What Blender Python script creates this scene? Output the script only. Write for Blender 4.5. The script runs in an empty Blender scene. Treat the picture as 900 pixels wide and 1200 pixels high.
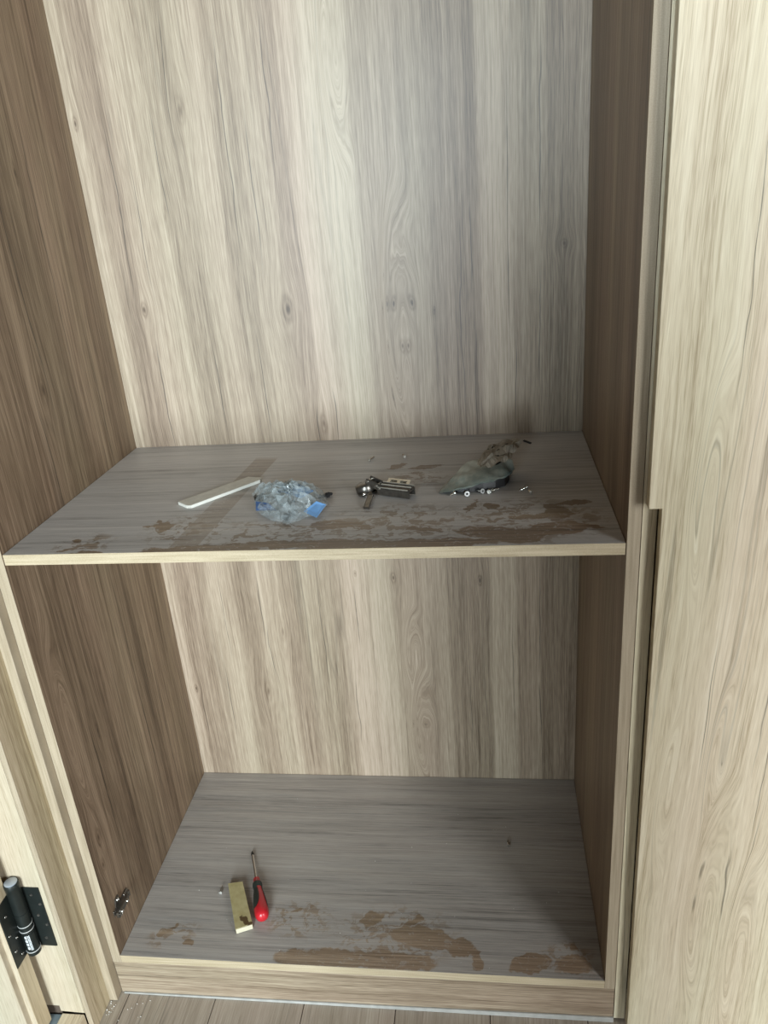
import bpy, bmesh, math, random
from mathutils import Vector, Matrix, Euler, noise as mnoise

random.seed(7)
scene = bpy.context.scene
col = scene.collection

# ------------------------------------------------------------------ camera
F_PX = 918.0
cam_data = bpy.data.cameras.new('camera')
cam_data.sensor_fit = 'VERTICAL'
cam_data.sensor_height = 24.0
cam_data.lens = F_PX / 1200.0 * 24.0
cam_data.clip_start = 0.02
cam = bpy.data.objects.new('camera', cam_data)
col.objects.link(cam)
_r = Vector((0.99076353, 0.11248476, -0.07572853))
_u = Vector((0.02525539, 0.39562365, 0.91806541))
_w = Vector((-0.13322837, 0.91149828, -0.38912863))
_m = Matrix((_r, _u, -_w)).transposed().to_4x4()
_m.translation = Vector((0.74370689, -1.00288713, 1.36406325))
cam.matrix_world = _m
scene.camera = cam

# ------------------------------------------------------------------ world, lights, exposure
vs = scene.view_settings
vs.view_transform = 'Standard'
vs.look = 'None'
vs.exposure = -0.13
vs.gamma = 1.0
vs.use_curve_mapping = False
world = bpy.data.worlds.new('world')
scene.world = world
world.use_nodes = True
bg = world.node_tree.nodes['Background']
bg.inputs['Color'].default_value = (1.0, 0.93, 0.84, 1)
bg.inputs['Strength'].default_value = 0.055


def area(name, loc, target, sx, sy, power, color):
    L = bpy.data.lights.new(name, 'AREA')
    L.shape = 'RECTANGLE'
    L.size, L.size_y = sx, sy
    L.energy = power
    L.color = color
    o = bpy.data.objects.new(name, L)
    col.objects.link(o)
    o.location = loc
    d = Vector(target) - Vector(loc)
    o.rotation_euler = d.to_track_quat('-Z', 'Y').to_euler()
    return o


area('window_daylight', (0.40, -3.5, 1.22), (0.50, 0.3, 0.90), 1.0, 1.75, 250, (0.80, 0.935, 1.0))
area('door_fill_light', (3.0, -2.5, 1.30), (1.2, 0.0, 0.7), 0.9, 1.7, 92, (0.91, 0.965, 0.985))  # added fill lamp that brightens the neighbouring door, no known window there

# ------------------------------------------------------------------ sizes (metres)
W, D, H, T = 0.93, 0.5177, 0.8792, 0.0179     # inner width, depth, shelf top, board thickness
ZF = -0.106                                   # room floor
ZB = -0.0187                                  # underside of the bottom panel
ZTOP = 2.16


# ------------------------------------------------------------------ node helpers
class S:
    """A float socket with arithmetic."""
    nt = None

    def __init__(self, s): self.s = s

    @staticmethod
    def m(op, *a, clamp=False):
        n = S.nt.nodes.new('ShaderNodeMath')
        n.operation = op
        n.use_clamp = clamp
        for i, x in enumerate(a):
            if isinstance(x, S): S.nt.links.new(x.s, n.inputs[i])
            else: n.inputs[i].default_value = x
        return S(n.outputs[0])

    def __add__(a, b): return S.m('ADD', a, b)
    __radd__ = __add__
    def __sub__(a, b): return S.m('SUBTRACT', a, b)
    def __rsub__(a, b): return S.m('SUBTRACT', b, a)
    def __mul__(a, b): return S.m('MULTIPLY', a, b)
    __rmul__ = __mul__
    def __truediv__(a, b): return S.m('DIVIDE', a, b)


def sstep(a, b, x):
    n = S.nt.nodes.new('ShaderNodeMapRange')
    n.interpolation_type = 'SMOOTHSTEP'
    S.nt.links.new(x.s, n.inputs['Value'])
    n.inputs['From Min'].default_value = a
    n.inputs['From Max'].default_value = b
    return S(n.outputs['Result'])


def vec(x, y, z=0.0):
    n = S.nt.nodes.new('ShaderNodeCombineXYZ')
    for i, k in enumerate((x, y, z)):
        if isinstance(k, S): S.nt.links.new(k.s, n.inputs[i])
        else: n.inputs[i].default_value = k
    return n.outputs[0]


def noise(v, scale=1.0, detail=2.0, rough=0.5, dist=0.0):
    n = S.nt.nodes.new('ShaderNodeTexNoise')
    S.nt.links.new(v, n.inputs['Vector'])
    n.inputs['Scale'].default_value = scale
    n.inputs['Detail'].default_value = detail
    n.inputs['Roughness'].default_value = rough
    n.inputs['Distortion'].default_value = dist
    return S(n.outputs['Fac'])


def ramp(x, stops, interp='LINEAR'):
    n = S.nt.nodes.new('ShaderNodeValToRGB')
    S.nt.links.new(x.s, n.inputs['Fac'])
    cr = n.color_ramp
    cr.interpolation = interp
    while len(cr.elements) < len(stops): cr.elements.new(0.5)
    for e, (p, c) in zip(cr.elements, stops):
        e.position = p
        e.color = (c, c, c, 1) if isinstance(c, (int, float)) else (*c, 1)
    return n.outputs['Color']


def rgb(c):
    n = S.nt.nodes.new('ShaderNodeRGB')
    n.outputs[0].default_value = (*c, 1)
    return n.outputs[0]


def mix(fac, a, b, mode='MIX'):
    n = S.nt.nodes.new('ShaderNodeMix')
    n.data_type = 'RGBA'
    n.blend_type = mode
    if isinstance(fac, S): S.nt.links.new(fac.s, n.inputs['Factor'])
    else: n.inputs['Factor'].default_value = fac
    for k, x in ((6, a), (7, b)):
        if isinstance(x, tuple): n.inputs[k].default_value = (*x, 1)
        else: S.nt.links.new(x, n.inputs[k])
    return n.outputs[2]


def scale_color(c, f):
    n = S.nt.nodes.new('ShaderNodeVectorMath')
    n.operation = 'SCALE'
    S.nt.links.new(c, n.inputs[0])
    S.nt.links.new(f.s, n.inputs['Scale'])
    return n.outputs[0]


def position():
    g = S.nt.nodes.new('ShaderNodeNewGeometry')
    x = S.nt.nodes.new('ShaderNodeSeparateXYZ')
    S.nt.links.new(g.outputs['Position'], x.inputs[0])
    return [S(o) for o in x.outputs], g.outputs['Position']


def new_mat(name):
    m = bpy.data.materials.new(name)
    m.use_nodes = True
    S.nt = m.node_tree
    return m, m.node_tree.nodes['Principled BSDF']


def setc(b, name, v):
    if isinstance(v, S): v = v.s
    if hasattr(v, 'is_linked') or isinstance(v, bpy.types.NodeSocket): S.nt.links.new(v, b.inputs[name])
    else: b.inputs[name].default_value = v


def bump(b, h, strength, dist=0.001):
    n = S.nt.nodes.new('ShaderNodeBump')
    n.inputs['Strength'].default_value = strength
    n.inputs['Distance'].default_value = dist
    S.nt.links.new(h.s, n.inputs['Height'])
    S.nt.links.new(n.outputs[0], b.inputs['Normal'])


def group(name, ins, outs):
    g = bpy.data.node_groups.new(name, 'ShaderNodeTree')
    for i in ins: g.interface.new_socket(i, in_out='INPUT', socket_type='NodeSocketFloat')
    for o in outs: g.interface.new_socket(o, in_out='OUTPUT', socket_type='NodeSocketFloat')
    gi = g.nodes.new('NodeGroupInput')
    go = g.nodes.new('NodeGroupOutput')
    S.nt = g
    return g, {i: S(gi.outputs[i]) for i in ins}, go


def use(g, **kw):
    n = S.nt.nodes.new('ShaderNodeGroup')
    n.node_tree = g
    for k, v in kw.items():
        if isinstance(v, S): S.nt.links.new(v.s, n.inputs[k])
        else: n.inputs[k].default_value = v
    return {o.name: S(o) for o in n.outputs}


# grain that flows round a knot
KNOT, i, go = group('knot', ['u', 'v', 'ku', 'kv', 's', 'e', 'k', 'dark', 'acc'], ['u', 'acc'])
du, dv = i['u'] - i['ku'], i['v'] - i['kv']
a = du / i['s']
b = dv / (i['s'] * i['e'])
d2 = a * a + b * b
g = S.m('EXPONENT', d2 * -1.0)
S.nt.links.new((i['u'] - du * g * i['k']).s, go.inputs['u'])
dn = d2 * (0.35 + 1.5 * noise(vec(i['u'] * 110.0, i['v'] * 38.0, 2.0), detail=2))
rg = (S.m('SQRT', dn) - 0.30) * 9.0
rg = S.m('EXPONENT', rg * rg * -1.0) * 0.32
S.nt.links.new(S.m('MAXIMUM', i['acc'], S.m('MAXIMUM', S.m('EXPONENT', dn * -45.0), rg) * i['dark']).s, go.inputs['acc'])
# cathedral arches: u becomes the distance from an axis point
ARCH, i, go = group('arch', ['u', 'v', 'cu', 'cv', 'a', 'b'], ['u'])
du = i['u'] - i['cu']
dv = (i['v'] - i['cv']) / i['b']
a = du / i['a']
up = S.m('MAXIMUM', dv + (noise(vec(i['u'] * 60.0, i['v'] * 9.0, 4.0)) - 0.5) * 0.25, 0.0)
q = S.m('SQRT', a * a + up * up)
mk = 1.0 - sstep(0.45, 1.0, S.m('SQRT', a * a + dv * dv))
S.nt.links.new((i['u'] * (1.0 - mk) + (i['cu'] + i['a'] * q) * mk).s, go.inputs['u'])
# one long dark vein: a thin wavering line with tapering ends
VEIN, i, go = group('vein', ['u', 'v', 'n', 'm', 'x', 'z', 'half', 'w', 'acc'], ['acc'])
i['v'] = i['v'] + i['acc'] * 1e-7          # keeps the veins evaluated one after another
dx = S.m('ABSOLUTE', i['u'] - i['x'] + (i['n'] - 0.5) * (S.m('SINE', i['x'] * 900.0) * 0.014))
dz = S.m('ABSOLUTE', i['v'] - i['z']) / i['half']
tap = 1.0 - sstep(0.3, 1.0, dz)
ln = (1.0 - sstep(0.0, 1.0, dx / (i['w'] * (0.25 + 1.3 * i['m'])))) * tap
S.nt.links.new(S.m('MAXIMUM', i['acc'], ln).s, go.inputs['acc'])
# one wiped patch: an ellipse or a box, squared distance
BLOB, i, go = group('blob', ['x', 'y', 'cx', 'cy', 'c', 's', 'rx', 'ry'], ['ellipse', 'box'])
dx, dy = i['x'] - i['cx'], i['y'] - i['cy']
a = (dx * i['c'] + dy * i['s']) / i['rx']
b = (dy * i['c'] - dx * i['s']) / i['ry']
S.nt.links.new((a * a + b * b).s, go.inputs['ellipse'])
S.nt.links.new(S.m('MAXIMUM', S.m('ABSOLUTE', a), S.m('ABSOLUTE', b)).s, go.inputs['box'])

BASE = [(0.0, (0.085, 0.056, 0.036)), (0.25, (0.170, 0.120, 0.080)), (0.5, (0.285, 0.215, 0.152)),
        (0.75, (0.405, 0.320, 0.235)), (1.0, (0.52, 0.425, 0.325))]
BASE_SHADED = [(p, (c[0] * 0.70, c[1] * 0.635, c[2] * 0.565)) for p, c in BASE]      # BASE darkened: the side boards' shade is put into the colour
CREAM = [(0.0, (0.26, 0.19, 0.115)), (0.28, (0.45, 0.36, 0.24)), (0.52, (0.63, 0.535, 0.385)),
         (0.80, (0.74, 0.65, 0.49)), (1.0, (0.80, 0.73, 0.58))]


def grain(ax, seed, stops=BASE, knots=(), arches=(), bands=None, lean=0.0, contrast=1.0, lines=1.0, wav=1.0, broad=1.0, veins=()):
    """Colour, height and the u, v coordinates of a wood-print laminate whose grain runs along axis ax[1]."""
    P, _ = position()
    u, v = P['xyz'.index(ax[0])], P['xyz'.index(ax[1])]
    if lean: u = u + v * lean
    u0 = u
    u = u + (noise(vec(u * 2.5, v * 0.9, seed)) - 0.5) * (0.05 * wav)
    u = u + (noise(vec(u * 14.0, v * 4.0, seed + 3.1), detail=1) - 0.5) * (0.012 * wav)
    acc = None
    for cu, cv, aa, bb in arches:
        u = use(ARCH, u=u, v=v, cu=cu, cv=cv, a=aa, b=bb)['u']
    for ku, kv, s, e, k, dk in knots:
        r = use(KNOT, u=u, v=v, ku=ku, kv=kv, s=s, e=e, k=k, dark=dk, acc=acc if acc else 0.0)
        u, acc = r['u'], r['acc']
    n1 = noise(vec(u * 13.0, v * 0.5, seed + 5.0), detail=2)
    n2 = noise(vec(u * 62.0, v * 1.1, seed + 9.0), detail=3, rough=0.6)
    n3 = noise(vec(u * 330.0, v * 5.0, seed + 13.0), detail=2)
    n4 = noise(vec(u * 1100.0, v * 30.0, seed + 17.0), detail=1)
    n5 = noise(vec(u * 130.0, v * 2.4, seed + 19.0), detail=2, rough=0.6)
    t = 0.56 + (n1 - 0.5) * (0.95 * contrast * broad) + (n2 - 0.5) * (0.70 * contrast) + (n5 - 0.5) * (0.55 * contrast) + (n3 - 0.5) * (0.95 * contrast) + (n4 - 0.5) * 0.62
    if bands is not None:
        lo, hi, st = bands
        wu = u0 * 0.6 + u * 0.4
        bn = S.nt.nodes.new('ShaderNodeMapRange')
        S.nt.links.new(wu.s, bn.inputs['Value'])
        bn.inputs['From Min'].default_value = lo
        bn.inputs['From Max'].default_value = hi
        bc = ramp(S(bn.outputs['Result']), st)
        sep = S.nt.nodes.new('ShaderNodeSeparateColor')
        S.nt.links.new(bc, sep.inputs[0])
        t = t + (S(sep.outputs[0]) - 0.5) * 1.75
    if acc is not None: t = t - acc * 0.7
    colr = ramp(t, stops)
    # thin dark veins
    r = S.m('ABSOLUTE', noise(vec(u * 24.0, v * 0.7, seed + 21.0), detail=1) - 0.5)
    ln = (1.0 - sstep(0.002, 0.016, r)) * sstep(0.48, 0.66, noise(vec(u * 7.0, v * 1.6, seed + 25.0), detail=1))
    va = None
    if veins:
        wob, thk = noise(vec(v * 9.0, u * 5.0, seed)), noise(vec(v * 26.0, u * 30.0, seed + 2.0))
    for (vx, vz, vh, vw) in veins:
        va = use(VEIN, u=u, v=v, n=wob, m=thk, x=vx, z=vz, half=vh, w=vw, acc=va if va else 0.0)['acc']
    ln = ln * (0.34 * lines)
    if va is not None: ln = S.m('MAXIMUM', ln, va * 0.68)
    colr = scale_color(colr, 1.0 - ln)
    # slow drift between pinkish and greenish grey boards
    hue = noise(vec(u0 * 9.0, v * 0.8, seed + 31.0), detail=1)
    colr = mix(1.0, colr, ramp(hue, [(0.3, (1.03, 0.985, 0.985)), (0.7, (0.985, 1.01, 0.97))]), 'MULTIPLY')
    return colr, n3 * 0.5 + n4 * 0.5, P, t


def wood(name, ax, seed, rough=0.42, spec=0.5, relief=0.12, **kw):
    m, b = new_mat(name)
    c, h, P, t = grain(ax, seed, **kw)
    setc(b, 'Base Color', c)
    setc(b, 'Roughness', rough)
    setc(b, 'Specular IOR Level', spec)
    bump(b, h, relief)
    return m


def edge_mat(name, ax, seed, c1, c2):
    m, b = new_mat(name)
    P, pos = position()
    u, v = P['xyz'.index(ax[0])], P['xyz'.index(ax[1])]
    n = noise(vec(u * 260.0, v * 9.0, seed), detail=2) * 0.65 + noise(pos, 700.0, 2) * 0.35
    setc(b, 'Base Color', ramp(n, [(0.33, c1), (0.66, c2)]))
    setc(b, 'Roughness', 0.5)
    bump(b, n, 0.1)
    return m


def dusty(name, seed, blobs, boxes, scuffs, dust, dcol, base=BASE_SHADED):
    """Horizontal wood-print board under grey dust, with wiped patches (ellipses / boxes) and scuffed areas."""
    m, b = new_mat(name)
    c, h, P, t = grain('yx', seed, stops=base, contrast=1.1, wav=0.5, broad=0.9)
    x, y = P[0], P[1]
    pv = vec(x, y, seed)
    wx = x + (noise(pv, 34.0, 3, 0.6) - 0.5) * 0.045
    wy = y + (noise(vec(x, y, seed + 40.0), 34.0, 3, 0.6) - 0.5) * 0.034

    def field(lst, key):
        d = None
        for (cx, cy, rx, ry, ang) in lst:
            r = use(BLOB, x=wx if key == 'ellipse' else x, y=wy if key == 'ellipse' else y, cx=cx, cy=cy,
                    c=math.cos(ang), s=math.sin(ang), rx=rx, ry=ry)[key]
            d = r if d is None else S.m('MINIMUM', d, r)
        return d
    wiped = 1.0 - sstep(0.78, 1.05, field(blobs, 'ellipse'))
    if boxes:
        bx = (1.0 - sstep(0.93, 1.03, field(boxes, 'box'))) * 0.55
        wiped = S.m('MAXIMUM', wiped, bx)
    sc = 1.0 - sstep(0.15, 1.1, field(scuffs, 'ellipse'))
    sn = noise(vec(wx * 42.0, wy * 62.0, seed + 50.0), detail=3, rough=0.62, dist=0.9)
    scm = sc * sstep(0.50, 0.57, sn) * 0.8
    # thin re-settled strokes inside the wiped patches
    rs = noise(vec(wx * 70.0, wy * 150.0, seed + 60.0), detail=3, rough=0.65, dist=1.3)
    wiped = wiped * (1.0 - 0.62 * sstep(0.57, 0.66, rs))
    wiped = S.m('MAXIMUM', wiped, scm)
    film = dust * (0.80 + 0.32 * noise(vec(x * 3.0, y * 40.0, seed + 70.0), detail=3)) * (0.9 + 0.2 * noise(pv, 400.0, 1))
    k = film * (1.0 - wiped * 0.93)
    dc = ramp(t, [(0.15, tuple(k * 0.60 for k in dcol)), (0.45, dcol), (0.85, tuple(k * 1.22 for k in dcol))])
    setc(b, 'Base Color', mix(k, c, dc))
    setc(b, 'Roughness', 0.34 + k * 0.16)
    setc(b, 'Specular IOR Level', 0.5)
    bump(b, h, 0.1)
    return m


def plain(name, c, rough=0.5, metal=0.0, spec=0.5, var=0.12, scale=60.0, relief=0.0, coat=0.0):
    m, b = new_mat(name)
    P, pos = position()
    n = noise(pos, scale, 3)
    setc(b, 'Base Color', ramp(n, [(0.3, tuple(k * (1 - var) for k in c)), (0.7, tuple(min(1, k * (1 + var)) for k in c))]))
    setc(b, 'Roughness', rough)
    setc(b, 'Metallic', metal)
    setc(b, 'Specular IOR Level', spec)
    setc(b, 'Coat Weight', coat)
    if relief: bump(b, n, relief)
    return m


# ------------------------------------------------------------------ materials
back_knots = [(0.0742, 1.164, 0.020, 2.2, 0.75, 0.9), (0.3674, 1.148, 0.030, 2.4, 0.8, 0.8), (0.5736, 1.1395, 0.012, 2.8, 0.6, 1.0),
              (0.6065, 1.146, 0.015, 2.8, 0.65, 1.0), (0.590, 1.200, 0.016, 2.2, 0.7, 0.6), (0.5934, 1.065, 0.015, 2.6, 0.7, 0.9), (0.5769, 0.964, 0.020, 3.0, 0.8, 0.8),
              (0.8884, 1.2345, 0.018, 1.3, 0.7, 0.5), (0.2176, 1.505, 0.024, 3.2, 0.7, 0.45), (0.012, 1.501, 0.014, 2.6, 0.7, 0.9),
              (0.6475, 1.13, 0.009, 2.4, 0.5, 0.6), (0.41, 0.915, 0.02, 3.0, 0.7, 0.6), (0.155, 1.33, 0.02, 3.0, 0.5, 0.2),
              (0.2056, 0.2526, 0.028, 3.0, 0.75, 0.4), (0.5246, 0.5568, 0.016, 2.6, 0.75, 1.0), (0.7189, 0.547, 0.014, 2.8, 0.7, 1.0),
              (0.5813, 0.16, 0.018, 1.8, 0.7, 0.7), (0.0219, 0.26, 0.014, 2.4, 0.7, 0.8), (0.4435, 0.5688, 0.009, 2.6, 0.5, 0.9), (0.26, 0.42, 0.022, 3.5, 0.6, 0.3)]
back_arches = [(0.588, 1.10, 0.050, 0.30), (0.578, 0.14, 0.045, 0.20), (0.565, 0.36, 0.035, 0.14), (0.500, 1.56, 0.035, -0.20)]
back_veins = [(0.434, 0.93, 0.07, 0.0022), (0.404, 0.91, 0.05, 0.002), (0.846, 1.42, 0.22, 0.0022), (0.846, 1.09, 0.16, 0.0018), (0.850, 0.45, 0.16, 0.002), (0.850, 0.20, 0.1, 0.002),
              (0.789, 1.30, 0.30, 0.0018), (0.800, 0.98, 0.12, 0.0016), (0.720, 1.24, 0.10, 0.0018), (0.700, 1.08, 0.22, 0.0016), (0.725, 0.98, 0.14, 0.0016), (0.064, 1.35, 0.22, 0.002),
              (0.10, 1.32, 0.16, 0.0016), (0.085, 0.98, 0.16, 0.002), (0.203, 1.55, 0.14, 0.0016), (0.295, 1.45, 0.22, 0.0018), (0.332, 1.36, 0.18, 0.0016), (0.160, 1.42, 0.12, 0.0016),
              (0.205, 1.00, 0.12, 0.0016), (0.30, 0.99, 0.14, 0.0014), (0.375, 1.52, 0.16, 0.0016), (0.03, 0.2, 0.1, 0.0016), (0.105, 0.22, 0.14, 0.0018), (0.125, 0.46, 0.14, 0.0014),
              (0.215, 0.48, 0.12, 0.002), (0.225, 0.36, 0.1, 0.002), (0.355, 0.42, 0.18, 0.0016), (0.42, 0.20, 0.12, 0.0016), (0.437, 0.46, 0.10, 0.0014), (0.69, 0.20, 0.12, 0.0016), (0.79, 0.30, 0.22, 0.0014)]
bk = [(0.0, .62), (.02, .60), (.03, .46), (.085, .47), (.10, .56), (.16, .60), (.17, .50), (.22, .46), (.235, .56), (.285, .57),
      (.295, .46), (.335, .49), (.36, .58), (.40, .49), (.43, .50), (.45, .66), (.55, .68), (.57, .52), (.64, .54), (.69, .55), (.70, .44), (.735, .42), (.79, .42),
      (.80, .62), (.85, .64), (.865, .50), (.91, .52), (.925, .40), (1.0, .44)]
M = {}
M['back'] = wood('pale_wood_back', 'xz', 1.3, rough=0.45, spec=0.65, knots=back_knots, arches=back_arches,
                 bands=(0.0, 0.93, bk), contrast=0.66, broad=0.2, wav=0.5, veins=back_veins, lines=0.6)
M['left'] = wood('shaded_wood_left', 'yz', 12.7, stops=BASE_SHADED, knots=[(0.225, 1.08, 0.028, 3.0, 0.7, 0.7), (0.04, 0.27, 0.022, 2.8, 0.7, 0.8), (0.033, 0.21, 0.016, 2.6, 0.7, 0.7),
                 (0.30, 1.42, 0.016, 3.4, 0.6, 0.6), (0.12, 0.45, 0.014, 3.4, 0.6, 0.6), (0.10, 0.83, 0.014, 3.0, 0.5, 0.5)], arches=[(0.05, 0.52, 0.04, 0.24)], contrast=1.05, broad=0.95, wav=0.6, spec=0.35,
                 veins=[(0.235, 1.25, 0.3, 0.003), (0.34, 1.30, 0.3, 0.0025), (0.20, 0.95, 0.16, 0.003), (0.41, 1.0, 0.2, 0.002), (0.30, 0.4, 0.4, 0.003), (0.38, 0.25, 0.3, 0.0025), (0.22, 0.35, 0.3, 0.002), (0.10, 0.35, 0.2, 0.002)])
M['right'] = wood('shaded_wood_right', 'yz', 33.2, stops=BASE_SHADED, contrast=0.95, wav=0.35, spec=0.35)
M['plinth'] = wood('plinth_wood', 'zx', 41.9, stops=BASE, contrast=0.9, wav=0.5, broad=0.8)
M['door'] = wood('cream_wood_door', 'xz', 57.4, stops=CREAM, contrast=0.72, wav=0.75, lean=-0.045, broad=0.7, lines=0.8,
                 knots=[(1.085, 0.36, 0.026, 4.0, 0.7, 0.25), (1.06, 0.93, 0.010, 3.4, 0.6, 0.6), (1.055, 0.25, 0.013, 4.5, 0.6, 0.4)],
                 arches=[(1.075, 0.22, 0.045, 0.30), (0.982, 0.96, 0.026, 0.22), (0.985, 0.45, 0.022, -0.20), (1.055, 0.52, 0.03, -0.2), (1.14, 0.12, 0.035, 0.25)],
                 veins=[(1.102, 0.75, 0.30, 0.0018), (1.118, 0.56, 0.24, 0.0016), (1.085, 1.02, 0.14, 0.0018), (1.095, 0.26, 0.10, 0.002), (1.02, 0.62, 0.14, 0.0012), (0.978, 0.98, 0.06, 0.0014), (1.15, 0.9, 0.3, 0.0016), (1.066, 1.30, 0.2, 0.0014), (1.00, 1.25, 0.2, 0.0012), (1.128, 0.28, 0.18, 0.0018), (1.17, 0.45, 0.25, 0.0016), (1.055, 0.45, 0.12, 0.0014)])
M['unit2'] = wood('grey_wood_edge', 'xz', 63.0, contrast=0.9, stops=CREAM, wav=0.9)
M['jamb'] = wood('brown_wood_jamb', 'yz', 71.0, contrast=0.9, stops=[(p, (c[0] * 0.80, c[1] * 0.76, c[2] * 0.70)) for p, c in CREAM], wav=0.8)
M['jamb_front'] = wood('pale_wood_jamb', 'xz', 77.0, contrast=0.5, stops=[(p, (c[0] * 0.78, c[1] * 0.77, c[2] * 0.79)) for p, c in CREAM], wav=0.8, lines=0.4)
M['edge_v'] = edge_mat('sand_edge_vertical', 'xz', 5.0, (0.30, 0.236, 0.158), (0.45, 0.368, 0.265))
M['edge_h'] = edge_mat('sand_edge_horizontal', 'zx', 8.0, (0.35, 0.275, 0.17), (0.53, 0.435, 0.30))

shelf_blobs = [(0.2236, 0.096, 0.017, 0.020, 0.3), (0.212, 0.114, 0.006, 0.010, 0.6), (0.198, 0.098, 0.012, 0.004, 0.1), (0.138, -0.002, 0.032, 0.013, 0.0),
               (0.31, -0.004, 0.10, 0.030, 0.05), (0.505, 0.086, 0.045, 0.018, 0.1), (0.47, 0.02, 0.14, 0.014, 0.0), (0.62, 0.012, 0.16, 0.017, 0.05),
               (0.872, 0.150, 0.030, 0.009, 0.1), (0.846, 0.122, 0.020, 0.030, 0.4), (0.82, 0.103, 0.05, 0.010, 0.1),
               (0.835, 0.055, 0.055, 0.022, 0.25), (0.75, 0.046, 0.06, 0.020, -0.2), (0.788, 0.028, 0.035, 0.02, 0.0), (0.88, 0.065, 0.03, 0.006, -0.4),
               (0.716, 0.150, 0.005, 0.030, -0.35), (0.746, 0.143, 0.014, 0.012, 0.4), (0.63, 0.335, 0.035, 0.009, 0.15), (0.575, 0.345, 0.02, 0.012, 0.6),
               (0.55, 0.075, 0.02, 0.008, 0.0), (0.094, 0.016, 0.009, 0.005, 0.5), (0.10, 0.05, 0.008, 0.006, 0.0), (0.645, 0.065, 0.03, 0.008, -0.2)]
shelf_boxes = [(0.298, 0.205, 0.0225, 0.215, -0.07)]
shelf_scuffs = [(0.27, 0.085, 0.08, 0.075, 0.0), (0.42, 0.06, 0.16, 0.07, 0.0), (0.60, 0.09, 0.14, 0.09, 0.0), (0.80, 0.09, 0.14, 0.10, 0.0), (0.12, 0.035, 0.055, 0.04, 0.2),
                (0.62, 0.28, 0.06, 0.05, 0.0)]
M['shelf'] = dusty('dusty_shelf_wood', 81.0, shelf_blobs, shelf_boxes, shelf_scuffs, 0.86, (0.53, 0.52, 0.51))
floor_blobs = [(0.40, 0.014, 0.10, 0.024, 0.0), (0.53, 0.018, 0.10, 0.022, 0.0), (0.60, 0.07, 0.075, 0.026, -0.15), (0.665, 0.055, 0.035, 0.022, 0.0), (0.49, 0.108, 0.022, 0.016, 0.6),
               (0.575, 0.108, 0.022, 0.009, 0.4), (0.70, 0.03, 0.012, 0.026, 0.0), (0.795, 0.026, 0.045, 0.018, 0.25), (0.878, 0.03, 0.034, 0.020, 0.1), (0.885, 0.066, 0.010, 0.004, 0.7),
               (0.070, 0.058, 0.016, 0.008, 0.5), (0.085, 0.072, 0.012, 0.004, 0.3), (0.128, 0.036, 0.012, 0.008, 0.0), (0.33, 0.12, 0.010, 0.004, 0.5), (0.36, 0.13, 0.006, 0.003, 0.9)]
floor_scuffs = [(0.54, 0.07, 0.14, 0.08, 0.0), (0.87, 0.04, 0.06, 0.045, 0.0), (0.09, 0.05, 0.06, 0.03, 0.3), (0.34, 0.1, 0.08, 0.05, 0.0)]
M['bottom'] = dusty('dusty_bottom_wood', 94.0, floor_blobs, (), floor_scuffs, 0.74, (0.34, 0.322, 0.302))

M['plank'] = wood('grey_brown_floor_wood', 'xy', 103.0, contrast=0.8, wav=0.8, rough=0.5,
                  stops=[(0.0, (0.15, 0.115, 0.085)), (0.4, (0.29, 0.235, 0.185)), (0.8, (0.42, 0.355, 0.29)), (1.0, (0.52, 0.45, 0.38))])
M['threshold'] = wood('pale_threshold_wood', 'xy', 111.0, stops=CREAM, contrast=0.7, rough=0.5)
M['stone'] = plain('blue_grey_stone', (0.20, 0.25, 0.27), 0.5, var=0.3, scale=40)
M['sealant'] = plain('pale_sealant', (0.40, 0.39, 0.36), 0.6)
M['dark_gap'] = plain('dark_board_core', (0.10, 0.07, 0.05), 0.8)
M['black_metal'] = plain('black_metal', (0.016, 0.02, 0.018), 0.42, metal=0.35, var=0.2)
M['chrome'] = plain('bright_metal', (0.78, 0.77, 0.74), 0.35, metal=0.35, var=0.05)
M['cap'] = plain('grey_metal_cap', (0.46, 0.51, 0.57), 0.4, metal=0.4, var=0.1)
M['nickel'] = plain('nickel_plate', (0.74, 0.72, 0.65), 0.30, metal=0.85, var=0.10, scale=120)
M['dark_nickel'] = plain('dark_nickel', (0.20, 0.185, 0.165), 0.30, metal=0.9, var=0.2, scale=120)
M['white_print'] = plain('white_print', (0.78, 0.80, 0.80), 0.6, var=0.04)
M['screw'] = plain('zinc_screw', (0.70, 0.68, 0.63), 0.25, metal=1.0, var=0.08)
M['pale_zinc'] = plain('pale_zinc_head', (0.62, 0.62, 0.60), 0.4, metal=0.3, var=0.05)
M['screw_hole'] = plain('screw_recess', (0.02, 0.02, 0.02), 0.7)
M['red'] = plain('red_plastic', (0.50, 0.014, 0.022), 0.30, var=0.06)
M['dark_green'] = plain('dark_rubber_grip', (0.018, 0.026, 0.022), 0.5, var=0.15)
M['steel'] = plain('steel_shaft', (0.46, 0.43, 0.40), 0.3, metal=1.0)
M['steel_tip'] = plain('blackened_tip', (0.03, 0.028, 0.026), 0.45, metal=0.6)
M['strip'] = plain('off_white_board', (0.62, 0.60, 0.53), 0.5, var=0.08, scale=90)
M['strip_edge'] = plain('white_board_edge', (0.80, 0.78, 0.70), 0.5, var=0.04)
M['block_side'] = plain('dark_block_side', (0.15, 0.11, 0.06), 0.6, var=0.3)
M['block_end'] = plain('pale_block_end', (0.58, 0.52, 0.38), 0.6, var=0.08)
M['blue_card'] = plain('blue_card', (0.15, 0.31, 0.56), 0.35, var=0.10)
M['blue_dark'] = plain('dark_blue_card', (0.055, 0.10, 0.21), 0.4, var=0.2)
M['crumb'] = plain('white_crumbs', (0.75, 0.72, 0.66), 0.7, var=0.1)
M['black_plastic'] = plain('black_plastic', (0.012, 0.012, 0.013), 0.45)

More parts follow.
